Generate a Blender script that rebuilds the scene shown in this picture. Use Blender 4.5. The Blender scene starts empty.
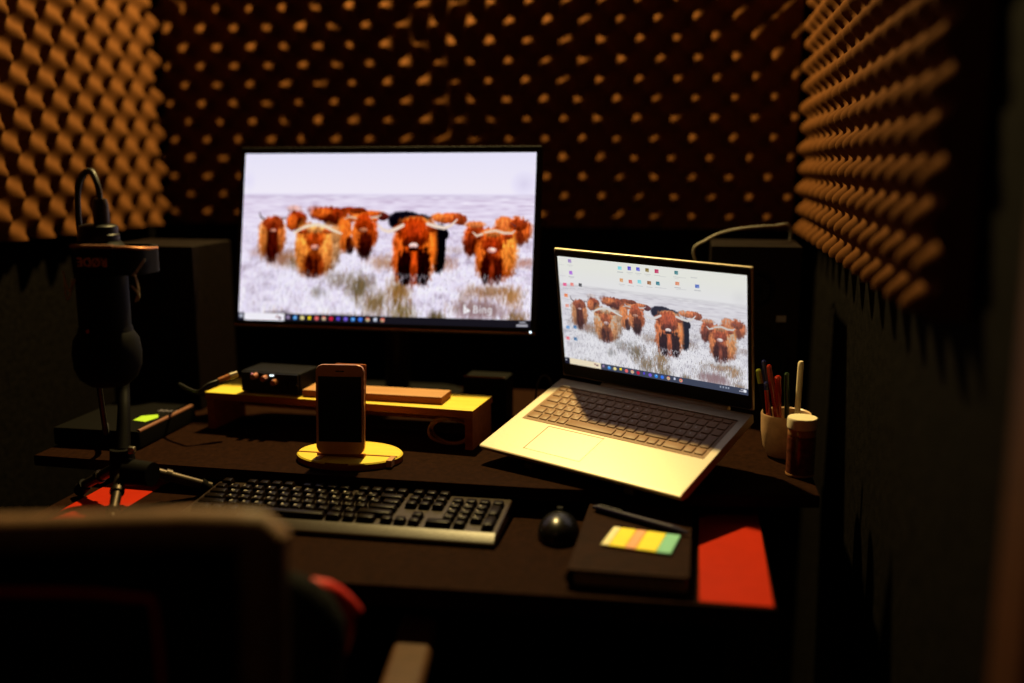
import bpy, bmesh, math, random
import numpy as np
from mathutils import Vector, Matrix, Euler

random.seed(7)
PI = math.pi
scn = bpy.context.scene
COL = scn.collection
R = math.radians


# ------------------------------------------------------------------ materials
def srgb(r, g, b):
    def f(c):
        c /= 255.0
        return c / 12.92 if c <= 0.04045 else ((c + 0.055) / 1.055) ** 2.4
    return (f(r), f(g), f(b), 1.0)


def mat(name, col, rough=0.5, metal=0.0, spec=0.5, noise=None, bump=None, coat=0.0, sheen=0.0,
        emit=None, estr=0.0, trans=0.0, wood=None):
    """principled material; noise=(scale, amount) varies the colour, bump=(scale, strength), wood=(scale, dark colour)"""
    m = bpy.data.materials.new(name)
    m.use_nodes = True
    nt = m.node_tree
    b = nt.nodes['Principled BSDF']
    b.inputs['Base Color'].default_value = (*col[:3], 1)
    b.inputs['Roughness'].default_value = rough
    b.inputs['Metallic'].default_value = metal
    b.inputs['Specular IOR Level'].default_value = spec
    b.inputs['Coat Weight'].default_value = coat
    b.inputs['Sheen Weight'].default_value = sheen
    b.inputs['Transmission Weight'].default_value = trans
    if emit:
        b.inputs['Emission Color'].default_value = (*emit[:3], 1)
        b.inputs['Emission Strength'].default_value = estr
    tc = nt.nodes.new('ShaderNodeTexCoord')
    if noise or wood:
        n = nt.nodes.new('ShaderNodeTexNoise')
        n.inputs['Detail'].default_value = 5
        ramp = nt.nodes.new('ShaderNodeValToRGB')
        if wood:
            mp = nt.nodes.new('ShaderNodeMapping')
            mp.inputs['Scale'].default_value = (1.0, 14.0, 14.0)
            nt.links.new(tc.outputs['Object'], mp.inputs['Vector'])
            nt.links.new(mp.outputs['Vector'], n.inputs['Vector'])
            n.inputs['Scale'].default_value = wood[0]
            c0, c1 = wood[1], col
        else:
            nt.links.new(tc.outputs['Object'], n.inputs['Vector'])
            n.inputs['Scale'].default_value = noise[0]
            a = noise[1]
            c0 = [c * (1 - a) for c in col[:3]]
            c1 = [min(1, c * (1 + a)) for c in col[:3]]
        ramp.color_ramp.elements[0].position = 0.3
        ramp.color_ramp.elements[1].position = 0.7
        ramp.color_ramp.elements[0].color = (*c0[:3], 1)
        ramp.color_ramp.elements[1].color = (*c1[:3], 1)
        nt.links.new(n.outputs['Fac'], ramp.inputs['Fac'])
        nt.links.new(ramp.outputs['Color'], b.inputs['Base Color'])
    if bump:
        n2 = nt.nodes.new('ShaderNodeTexNoise')
        n2.inputs['Scale'].default_value = bump[0]
        n2.inputs['Detail'].default_value = 4
        bp = nt.nodes.new('ShaderNodeBump')
        bp.inputs['Strength'].default_value = bump[1]
        bp.inputs['Distance'].default_value = 0.002
        nt.links.new(tc.outputs['Object'], n2.inputs['Vector'])
        nt.links.new(n2.outputs['Fac'], bp.inputs['Height'])
        nt.links.new(bp.outputs['Normal'], b.inputs['Normal'])
    return m


M = {}
M['foam'] = mat('acoustic foam', (0.088, 0.033, 0.0095), 0.95, spec=0.03, noise=(60, .12), bump=(500, .25))
M['wall'] = mat('charcoal felt wall', (0.0045, 0.0036, 0.003), 0.95, spec=0.02, noise=(90, .5), bump=(260, .6))
M['floor'] = mat('dark floor boards', (0.05, 0.03, 0.02), 0.6, wood=(3, (0.03, 0.018, 0.012)))
M['ceiling'] = mat('dark ceiling', (0.005, 0.0045, 0.004), 0.95, spec=0.02, noise=(30, .2))
M['post'] = mat('brown stained post', (0.06, 0.02, 0.009), 0.6, wood=(4, (0.04, 0.014, 0.006)), spec=0.1)
M['desk'] = mat('black desk laminate', (0.0145, 0.0050, 0.0021), 0.75, spec=0.02, noise=(140, .3), bump=(400, .15))
M['desk_edge'] = mat('black desk edge', (0.006, 0.004, 0.003), 0.6, spec=0.1)
M['red'] = mat('red laminate', (0.42, 0.018, 0.0025), 0.65, spec=0.06, noise=(40, .05))
M['black'] = mat('matte black plastic', (0.0035, 0.003, 0.0026), 0.6, spec=0.07, bump=(600, .1))
M['black_satin'] = mat('satin black plastic', (0.005, 0.0045, 0.004), 0.4, spec=0.2)
M['key'] = mat('black key cap', (0.006, 0.0032, 0.0018), 0.32, spec=0.09, bump=(700, .1))
M['case'] = mat('black keyboard case', (0.020, 0.009, 0.0035), 0.36, spec=0.35, bump=(700, .1))
M['gloss'] = mat('glossy black', (0.006, 0.006, 0.006), 0.12, spec=0.5)
M['mouse'] = mat('black mouse shell', (0.003, 0.0025, 0.002), 0.3, spec=0.4)
M['glass_dark'] = mat('dark phone glass', (0.004, 0.004, 0.005), 0.2, spec=0.25)
M['bezel'] = mat('black screen bezel', (0.006, 0.006, 0.006), 0.5, spec=0.2)
M['steel'] = mat('brushed steel', (0.55, 0.5, 0.42), 0.3, metal=1.0, noise=(200, .1))
M['dark_metal'] = mat('dark tripod metal', (0.055, 0.042, 0.032), 0.42, metal=0.9, noise=(80, .2))
M['silver'] = mat('silver laptop shell', (0.47, 0.395, 0.29), 0.42, metal=0.25, spec=0.5, noise=(300, .03))
M['trackpad'] = mat('silver trackpad', (0.51, 0.43, 0.32), 0.38, metal=0.25, noise=(300, .02))
M['lkey'] = mat('grey laptop key', (0.24, 0.125, 0.055), 0.5, spec=0.3, noise=(200, .06))
M['legend'] = mat('pale key legend', (0.75, 0.7, 0.6), 0.6)
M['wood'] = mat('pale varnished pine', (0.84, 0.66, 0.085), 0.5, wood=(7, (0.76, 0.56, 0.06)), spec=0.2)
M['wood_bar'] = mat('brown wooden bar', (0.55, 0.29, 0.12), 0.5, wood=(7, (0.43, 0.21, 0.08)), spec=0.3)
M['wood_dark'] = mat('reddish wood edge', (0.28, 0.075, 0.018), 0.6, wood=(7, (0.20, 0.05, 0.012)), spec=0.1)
M['shaded_edge'] = mat('shaded cut wood edge', (0.30, 0.075, 0.012), 0.65, wood=(7, (0.22, 0.05, 0.008)), spec=0.1)  # red-brown darkening stands in for shade on upright pine edges
M['gold'] = mat('rose gold phone shell', (0.62, 0.30, 0.18), 0.35, metal=0.5, noise=(200, .04))
M['leather'] = mat('black notebook leather', (0.018, 0.0062, 0.0026), 0.65, spec=0.035, noise=(60, .25), bump=(350, .35))
M['paper'] = mat('cream paper edges', (0.30, 0.22, 0.14), 0.8, noise=(200, .2))
M['navy'] = mat('navy pen barrel', (0.014, 0.010, 0.045), 0.45, spec=0.1, noise=(50, .1))
M['flag_yellow'] = mat('yellow sticky flag', (0.95, 0.80, 0.03), 0.7, noise=(60, .04))
M['flag_pink'] = mat('pink sticky flag', (0.90, 0.42, 0.22), 0.7, noise=(60, .05))
M['flag_teal'] = mat('teal sticky flag', (0.22, 0.62, 0.50), 0.7, noise=(60, .05))
M['flag_cream'] = mat('cream sticky flag', (0.85, 0.80, 0.50), 0.7, noise=(60, .05))
M['ceramic'] = mat('speckled stoneware', (0.52, 0.33, 0.20), 0.35, spec=0.5, noise=(55, .22))
M['white_plastic'] = mat('ivory plastic', (0.82, 0.72, 0.52), 0.45, noise=(80, .04))
M['red_pen'] = mat('red pen barrel', (0.30, 0.018, 0.007), 0.25, spec=0.6, noise=(50, .05))
M['blue_pen'] = mat('blue pen barrel', (0.010, 0.014, 0.10), 0.25, spec=0.6, noise=(50, .05))
M['green_pen'] = mat('lime pen cap', (0.16, 0.18, 0.015), 0.35, noise=(50, .05))
M['dgreen_pen'] = mat('dark green pen barrel', (0.01, 0.026, 0.01), 0.3, noise=(50, .05))
M['jar'] = mat('dark red spice', (0.13, 0.035, 0.02), 0.25, spec=0.6, noise=(120, .5))
M['jar_glass'] = mat('amber jar neck', (0.42, 0.20, 0.09), 0.15, spec=0.6, noise=(40, .1))
M['label_green'] = mat('green sticker', (0.42, 0.75, 0.03), 0.7, noise=(60, .06))
M['label_grey'] = mat('grey lettering', (0.20, 0.18, 0.24), 0.7, noise=(60, .06))
M['box_edge'] = mat('brown for lit edges and coil', (0.22, 0.09, 0.05), 0.4, noise=(60, .1))  # brown imitates lamplight caught on dark edges; rail and coil share it
M['brand'] = mat('dull red lettering', (0.85, 0.30, 0.15), 0.5, noise=(60, .1))
M['cord'] = mat('pale elastic cord', (0.42, 0.30, 0.2), 0.6, noise=(90, .1))
M['cable'] = mat('black rubber cable', (0.012, 0.011, 0.011), 0.5, bump=(300, .1))
M['grey_cable'] = mat('grey cable', (0.33, 0.30, 0.26), 0.5, noise=(60, .1))
M['speaker_top'] = mat('brown black speaker cabinet', (0.006, 0.003, 0.0022), 0.6, spec=0.08, noise=(80, .3), bump=(300, .2))
M['cone'] = mat('speaker cone', (0.003, 0.0028, 0.0026), 0.7, spec=0.08, noise=(120, .2))
M['chair_fabric'] = mat('black chair mesh', (0.006, 0.006, 0.0052), 0.9, spec=0.08, noise=(300, .4), bump=(500, .5))
M['chair_frame'] = mat('black chair frame', (0.17, 0.085, 0.042), 0.6, spec=0.3, noise=(60, .2))
M['chair_red'] = mat('red chair vinyl', (0.62, 0.022, 0.008), 0.45, spec=0.4, noise=(60, .08))
M['arm'] = mat('brown armrest pad', (0.075, 0.033, 0.016), 0.6, spec=0.15, noise=(50, .15))
M['led_red'] = mat('red logo dot', (0.5, 0.06, 0.02), 0.4)
M['led_white'] = mat('white indicator light', (0.8, 0.85, 0.9), 0.4, emit=(0.75, 0.9, 1.0), estr=3.0)
M['led_pink'] = mat('pink indicator light', (0.8, 0.3, 0.4), 0.4, emit=(1.0, 0.35, 0.45), estr=0.5)
M['copper'] = mat('copper knob', (0.55, 0.22, 0.10), 0.35, metal=0.7, noise=(60, .1))


# ------------------------------------------------------------------ mesh helpers
class MB:
    def __init__(self):
        self.bm = bmesh.new()

    def _xf(self, verts, mtx):
        if mtx is not None:
            bmesh.ops.transform(self.bm, matrix=mtx, verts=verts)

    def box(self, c, s, bev=0.0, seg=2, mtx=None, mi=0):
        """box with centre c and full size s, optionally bevelled"""
        g = bmesh.ops.create_cube(self.bm, size=1.0)
        vs = g['verts']
        for v in vs:
            v.co = Vector((v.co.x * s[0] + c[0], v.co.y * s[1] + c[1], v.co.z * s[2] + c[2]))
        fs = {f for v in vs for f in v.link_faces}
        for f in fs:
            f.material_index = mi
        if bev > 0:
            es = list({e for v in vs for e in v.link_edges})
            r = bmesh.ops.bevel(self.bm, geom=es, offset=bev, segments=seg, profile=0.5, affect='EDGES', material=mi)
            vs = list({v for f in r['faces'] for v in f.verts} | {v for v in vs if v.is_valid})
        self._xf(vs, mtx)
        return self

    def lathe(self, prof, n=32, mtx=None, mi=0, capb=True, capt=True):
        """profile [(radius, z)] turned round Z"""
        rings = []
        for (r, z) in prof:
            rings.append([self.bm.verts.new((r * math.cos(2 * PI * k / n), r * math.sin(2 * PI * k / n), z)) for k in range(n)])
        fs = []
        for a, b in zip(rings, rings[1:]):
            for k in range(n):
                fs.append(self.bm.faces.new((a[k], a[(k + 1) % n], b[(k + 1) % n], b[k])))
        if capb:
            fs.append(self.bm.faces.new(rings[0][::-1]))
        if capt:
            fs.append(self.bm.faces.new(rings[-1]))
        for f in fs:
            f.material_index = mi
        self._xf([v for r in rings for v in r], mtx)
        return self

    def cyl(self, p0, p1, r0, r1=None, n=20, mi=0):
        p0, p1 = Vector(p0), Vector(p1)
        r1 = r0 if r1 is None else r1
        d = p1 - p0
        q = d.to_track_quat('Z', 'Y').to_matrix().to_4x4()
        return self.lathe([(r0, 0), (r1, d.length)], n, Matrix.Translation(p0) @ q, mi)

    def tube(self, pts, r, n=10, closed=False, mi=0, smooth=4):
        """round tube along a smoothed path; r is a number or one per point"""
        pts = [Vector(p) for p in pts]
        rs = r if isinstance(r, (list, tuple)) else [r] * len(pts)
        P, Q = [], []
        m = len(pts)
        if smooth > 1 and m > 2:
            rng = m if closed else m - 1
            for i in range(rng):
                g = (lambda k: pts[k % m]) if closed else (lambda k: pts[min(max(k, 0), m - 1)])
                p0, p1, p2, p3 = g(i - 1), g(i), g(i + 1), g(i + 2)
                ra, rb = rs[i], rs[(i + 1) % m]
                for s in range(smooth):
                    t = s / smooth
                    P.append(0.5 * ((2 * p1) + (p2 - p0) * t + (2 * p0 - 5 * p1 + 4 * p2 - p3) * t * t + (3 * p1 - p0 - 3 * p2 + p3) * t ** 3))
                    Q.append(ra + (rb - ra) * t)
            if not closed:
                P.append(pts[-1])
                Q.append(rs[-1])
        else:
            P, Q = pts, list(rs)
        k = len(P)
        rings = []
        up = None
        for i in range(k):
            a = P[(i - 1) % k] if (closed or i > 0) else P[i]
            b = P[(i + 1) % k] if (closed or i < k - 1) else P[i]
            t = (b - a).normalized()
            if up is None:
                up = t.orthogonal().normalized()
            up = (up - t * up.dot(t)).normalized()
            w = t.cross(up)
            rings.append([self.bm.verts.new(P[i] + (up * math.cos(2 * PI * j / n) + w * math.sin(2 * PI * j / n)) * Q[i]) for j in range(n)])
        pairs = list(zip(rings, rings[1:])) + ([(rings[-1], rings[0])] if closed else [])
        for a, b in pairs:
            for j in range(n):
                f = self.bm.faces.new((a[j], a[(j + 1) % n], b[(j + 1) % n], b[j]))
                f.material_index = mi
        if not closed:
            self.bm.faces.new(rings[0][::-1]).material_index = mi
            self.bm.faces.new(rings[-1]).material_index = mi
        return self

    def prism(self, poly, z0, z1, bev=0.0, mtx=None, mi=0):
        """polygon (x, y) extruded from z0 to z1"""
        a = [self.bm.verts.new((x, y, z0)) for x, y in poly]
        b = [self.bm.verts.new((x, y, z1)) for x, y in poly]
        fs = [self.bm.faces.new(a[::-1]), self.bm.faces.new(b)]
        n = len(poly)
        for k in range(n):
            fs.append(self.bm.faces.new((a[k], a[(k + 1) % n], b[(k + 1) % n], b[k])))
        for f in fs:
            f.material_index = mi
        vs = a + b
        if bev > 0:
            es = list({e for f in fs[:2] for e in f.edges})
            r = bmesh.ops.bevel(self.bm, geom=es, offset=bev, segments=2, profile=0.5, affect='EDGES', material=mi)
            vs = list({v for f in r['faces'] for v in f.verts} | {v for v in vs if v.is_valid})
        self._xf(vs, mtx)
        return self

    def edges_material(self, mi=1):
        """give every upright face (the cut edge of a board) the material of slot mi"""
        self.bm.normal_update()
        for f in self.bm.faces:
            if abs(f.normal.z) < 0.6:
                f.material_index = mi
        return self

    def build(self, name, m, parent=None, smooth=True, loc=None, rot=None):
        bm = self.bm
        bmesh.ops.recalc_face_normals(bm, faces=bm.faces)
        me = bpy.data.meshes.new(name)
        bm.to_mesh(me)
        bm.free()
        for mm in (m if isinstance(m, (list, tuple)) else [m]):
            me.materials.append(mm)
        return link(name, me, parent, smooth, loc, rot)


def link(name, me, parent=None, smooth=True, loc=None, rot=None):
    if smooth:
        me.polygons.foreach_set('use_smooth', [True] * len(me.polygons))
        try:
            me.set_sharp_from_angle(angle=R(38))
        except Exception:
            pass
    o = bpy.data.objects.new(name, me)
    COL.objects.link(o)
    if smooth and len(me.polygons) < 20000:
        wn = o.modifiers.new('weighted normals', 'WEIGHTED_NORMAL')
        wn.keep_sharp = True
    if parent is not None:
        o.parent = parent
    if loc is not None:
        o.location = loc
    if rot is not None:
        o.rotation_euler = rot
    return o


def tag(o, label, cat, group=None):
    o['label'] = label
    o['category'] = cat
    if group:
        o['group'] = group
    return o


def thing(name, label, cat, loc=(0, 0, 0), rot=(0, 0, 0), group=None, mtx=None):
    o = bpy.data.objects.new(name, None)
    o.empty_display_size = 0.03
    COL.objects.link(o)
    if mtx is not None:
        o.matrix_world = mtx
    else:
        o.location = loc
        o.rotation_euler = rot
    return tag(o, label, cat, group)


def struct(o):
    o['kind'] = 'structure'
    return o


def rrect(w, h, r, n=6, cx=0, cy=0):
    pts = []
    for sx, sy, a0 in ((1, 1, 0), (-1, 1, 90), (-1, -1, 180), (1, -1, 270)):
        for k in range(n + 1):
            a = R(a0 + 90 * k / n)
            pts.append((cx + sx * (w / 2 - r) + r * math.cos(a), cy + sy * (h / 2 - r) + r * math.sin(a)))
    return pts


def rot_m(yaw, tilt, roll=0.0):
    return (Matrix.Rotation(yaw, 4, 'Z') @ Matrix.Rotation(tilt, 4, 'X') @ Matrix.Rotation(roll, 4, 'Y'))


def text_mesh(body, size, depth=0.0):
    """flat or thin letters centred on the origin in the XY plane"""
    cu = bpy.data.curves.new('txt', 'FONT')
    cu.body = body
    cu.size = size
    cu.extrude = depth
    cu.align_x = 'CENTER'
    cu.align_y = 'CENTER'
    cu.resolution_u = 2
    ob = bpy.data.objects.new('txt', cu)
    COL.objects.link(ob)
    dg = bpy.context.evaluated_depsgraph_get()
    me = bpy.data.meshes.new_from_object(ob.evaluated_get(dg))
    bpy.data.objects.remove(ob)
    bpy.data.curves.remove(cu)
    return me


# ------------------------------------------------------------------ room
ZS = 0.805      # top of the raised desk shelf
ZD = 0.767      # top of the lower desk
WL, WR, WB = -1.245, 0.250, 2.165


def slab(name, x0, x1, y0, y1, z0, z1, m):
    b = MB()
    b.box(((x0 + x1) / 2, (y0 + y1) / 2, (z0 + z1) / 2), (x1 - x0, y1 - y0, z1 - z0))
    return struct(b.build(name, m, smooth=False))


slab('floor', WL - .1, WR + .1, -0.6, WB + .1, -0.05, 0.0, M['floor'])
slab('ceiling', WL - .1, WR + .1, -0.6, WB + .1, 2.60, 2.65, M['ceiling'])
slab('wall_left', WL - .05, WL, -0.6, WB + .05, 0.0, 2.60, M['wall'])
slab('wall_right', WR, WR + .05, -0.6, WB + .05, 0.0, 2.60, M['wall'])
slab('wall_back', WL, WR, WB, WB + .05, 0.0, 2.60, M['wall'])
b = MB()
b.box((WR - .012, 0.700, 1.3), (0.024, 0.07, 2.6), 0.004)
struct(b.build('trim_1', M['post']))


def foam(name, L, H, amp, base, ph=(0.0, 0.0), pitch=(0.0392, 0.0402), res=0.0049, ex=1.0, wob=0.001):
    """egg-crate foam sheet: local x along the wall, y up, z out of the wall; wavy cut edges and a flat back"""
    nx, ny = int(L / res) + 1, int(H / res) + 1
    xs, ys = np.linspace(0, L, nx), np.linspace(0, H, ny)
    X, Y = np.meshgrid(xs, ys)
    Xw = X + wob * (np.sin(Y * 21 + X * 9) + .6 * np.sin(Y * 47 + 1.3))
    w = np.cos(PI * (Xw / pitch[0] + ph[0])) * np.cos(PI * (Y / pitch[1] + ph[1]))
    w = 2 * ((1 + w) / 2) ** ex - 1
    irr = 0.06 * np.sin(X * 7.3 + 1.1) * np.sin(Y * 5.1 + .4)
    Z = base + amp * (w + irr)
    top = np.stack([X, Y, Z], -1).reshape(-1, 3)
    back = np.stack([X, Y, 0 * Z], -1)
    idx = np.arange(nx * ny).reshape(ny, nx)
    q = np.stack([idx[:-1, :-1], idx[:-1, 1:], idx[1:, 1:], idx[1:, :-1]], -1).reshape(-1, 4)
    border = np.concatenate([idx[0, :], idx[1:, -1], idx[-1, -2::-1], idx[-2:0:-1, 0]])
    bv = back.reshape(-1, 3)[border]
    n0, nb = nx * ny, len(border)
    k = np.arange(nb)
    side = np.stack([border, n0 + k, n0 + (k + 1) % nb, border[(k + 1) % nb]], -1)
    V = np.concatenate([top, bv])
    F = [list(map(int, f)) for f in np.concatenate([q, side])]
    F.append([int(n0 + i) for i in range(nb)][::-1])
    me = bpy.data.meshes.new(name)
    me.from_pydata(V.tolist(), [], F)
    me.materials.append(M['foam'])
    me.update()
    return link(name, me, None, True)


FZ = 1.108      # bottom edge of the foam all round the booth
f1 = foam('acoustic_foam_panel', 1.415, 0.66, 0.017, 0.036, ph=(0.2, 0.42), ex=2.4, wob=0.0038)
f1.matrix_world = Matrix(((1, 0, 0, -1.215), (0, 0, -1, WB - .002), (0, 1, 0, FZ), (0, 0, 0, 1)))
tag(f1, 'dark egg-crate acoustic foam panel on the back wall behind the monitor', 'acoustic foam', 'acoustic foam panels')
f2 = foam('acoustic_foam_panel', 1.52, 0.66, 0.018, 0.034, ph=(0.1, 0.05))
f2.matrix_world = Matrix(((0, 0, 1, WL + .002), (1, 0, 0, 0.585), (0, 1, 0, FZ), (0, 0, 0, 1)))
tag(f2, 'orange-lit egg-crate acoustic foam panel on the left wall above the microphone', 'acoustic foam', 'acoustic foam panels')
f3 = foam('acoustic_foam_panel', 1.175, 0.66, 0.018, 0.030, ph=(0.7, 0.85))
f3.matrix_world = Matrix(((0, 0, -1, WR - .002), (-1, 0, 0, 2.12), (0, 1, 0, FZ - .002), (0, 0, 0, 1)))
tag(f3, 'orange-lit egg-crate acoustic foam panel with a wavy cut edge on the right wall', 'acoustic foam', 'acoustic foam panels')

# ------------------------------------------------------------------ desk
d = thing('desk', 'black two-level desk with red end panels, filling the booth', 'desk', (-0.40, 1.5, 0))
DX, DY = -0.40, 1.5


def rel(poly, ox=DX, oy=DY):
    return [(x - ox, y - oy) for x, y in poly]


b = MB()
b.prism(rel([(-0.892, 1.030), (-0.40, 1.022), (0.102, 1.040), (0.102, 1.86), (-0.892, 1.86)]), ZD - .026, ZD, 0.003)
b.build('tabletop', M['desk'], d)
b = MB()
b.prism(rel([(-0.99, 1.300), (-0.70, 1.290), (-0.45, 1.286), (-0.20, 1.287), (0.0, 1.300), (0.178, 1.324), (0.178, 1.87), (-0.99, 1.87)]), ZS - .018, ZS, 0.003)
sh = b.build('raised_shelf', M['desk'], d)
for x in (-0.85, 0.085):
    b = MB()
    b.box((x - DX, 1.64 - DY, (ZS - .018 + ZD) / 2), (0.02, 0.40, ZS - .018 - ZD), 0.002)
    b.build('shelf_support', M['desk_edge'], d)
for x0, x1 in ((-0.862, -0.778), (0.018, 0.099)):
    b = MB()
    b.box(((x0 + x1) / 2 - DX, (1.046 + 1.60) / 2 - DY, ZD + .0006), (x1 - x0, 0.554, 0.0016), 0.0006, 1)
    pnl = b.build('corner_panel', M['red'], d)
    pnl['label'] = 'red end panel'
b = MB()
b.box((-0.395 - DX, 1.845 - DY, 0.40), (0.96, 0.014, 0.66), 0.002)
b.build('back_panel', M['desk_edge'], d)  # added panel, blocks the lamplit floor behind the desk from view
for x in (-0.80, 0.00):
    b = MB()
    b.box((x - DX, 1.75 - DY, 0.37), (0.06, 0.05, 0.70), 0.006)
    b.box((x - DX, 1.50 - DY, 0.02), (0.07, 0.62, 0.04), 0.008)
    b.box((x - DX, 1.52 - DY, 0.72), (0.05, 0.60, 0.042), 0.006)
    b.build('leg', M['desk_edge'], d)


# ------------------------------------------------------------------ the picture shown on both screens
class Painter:
    """small procedural painter; coordinates run 0..930 across and 0..534 down the display"""
    def __init__(s, w, h, seed=3):
        s.w, s.h = w, h
        s.herd = False
        s.rng = np.random.default_rng(seed)
        s.X, s.Y = np.meshgrid((np.arange(w) + .5) / w * 930, (np.arange(h) + .5) / h * 534)
        s.img = np.zeros((h, w, 3))

    def noise(s, cx, cy):
        gw, gh = int(930 / cx) + 3, int(534 / cy) + 3
        g = s.rng.random((gh, gw))
        fx, fy = s.X / cx, s.Y / cy
        ix, iy = fx.astype(int), fy.astype(int)
        tx, ty = fx - ix, fy - iy
        tx, ty = tx * tx * (3 - 2 * tx), ty * ty * (3 - 2 * ty)
        return (g[iy, ix] * (1 - tx) + g[iy, ix + 1] * tx) * (1 - ty) + (g[iy + 1, ix] * (1 - tx) + g[iy + 1, ix + 1] * tx) * ty

    def mix(s, a, col):
        a = np.clip(a, 0, 1)[..., None]
        s.img = s.img * (1 - a) + np.array(col) / 255.0 * a

    def fit(s, x, y):
        return (x * 1.012 + 4, y * (1 - .042 * min(x, 640) / 640)) if s.herd else (x, y)

    def blob(s, cx, cy, rx, ry, col, soft=.25, op=1.0, p=2.0, rag=.22, var=.30):
        cx, cy = s.fit(cx, cy)
        r = (np.abs((s.X - cx) / rx) ** p + np.abs((s.Y - cy) / ry) ** p) ** (1 / p)
        r = r + ((s.fur - .5) * rag + (s.fine - .5) * rag) * (1.4 if s.herd else 1)
        a = np.clip((1 - r) / soft + .5, 0, 1) * op
        c = np.array(col) / 255.0
        sh = 1.06 - .30 * np.clip((s.Y - cy) / ry, -.4, 1)
        cc = np.clip(c * ((1 + (s.fur - .5) * 2 * var + (s.fine - .5) * 1.5 * var) * (sh if s.herd else 1))[..., None], 0, 1)
        s.img = s.img * (1 - a[..., None]) + cc * a[..., None]

    def line(s, pts, r, col, op=1.0):
        pts = [s.fit(*q) for q in pts]
        best = np.full(s.X.shape, 1e9)
        for i in range(len(pts) - 1):
            (x0, y0), (x1, y1) = pts[i], pts[i + 1]
            r0 = r[i] if isinstance(r, list) else r
            r1 = r[i + 1] if isinstance(r, list) else r
            dx, dy = x1 - x0, y1 - y0
            t = np.clip(((s.X - x0) * dx + (s.Y - y0) * dy) / (dx * dx + dy * dy + 1e-9), 0, 1)
            dist = np.hypot(s.X - x0 - t * dx, s.Y - y0 - t * dy) / (r0 + (r1 - r0) * t)
            best = np.minimum(best, dist)
        s.mix(np.clip((1.35 - best) / .7, 0, 1) * op, col)

    def rect(s, x0, y0, x1, y1, col, op=1.0):
        s.mix(((s.X >= x0) & (s.X <= x1) & (s.Y >= y0) & (s.Y <= y1)) * op, col)

    def strokes(s, n, ymin, ymax, cols, lmin, lmax, op, mask=None, lean=.35):
        px, py = s.w / 930, s.h / 534
        ys = ymin + (ymax - ymin) * s.rng.random(n)
        ys.sort()
        xs = s.rng.random(n) * 930
        for x, y in zip(xs, ys):
            ix, iy = min(int(x * px), s.w - 1), min(int(y * py), s.h - 1)
            if mask is not None and s.rng.random() > mask[iy, ix]:
                continue
            k = (y - ymin) / (ymax - ymin)
            L = (lmin + (lmax - lmin) * k) * (.5 + s.rng.random())
            sl = (s.rng.random() - .5) * 2 * lean
            c = np.array(cols[s.rng.integers(len(cols))]) / 255.0
            m = max(2, int(L * py))
            t = np.arange(m) / m
            jx = np.clip(((x + sl * L * t) * px).astype(int), 0, s.w - 1)
            jy = np.clip(((y - L * t) * py).astype(int), 0, s.h - 1)
            a = op * (1 - .4 * t)[:, None]
            s.img[jy, jx] = s.img[jy, jx] * (1 - a) + c * a


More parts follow.
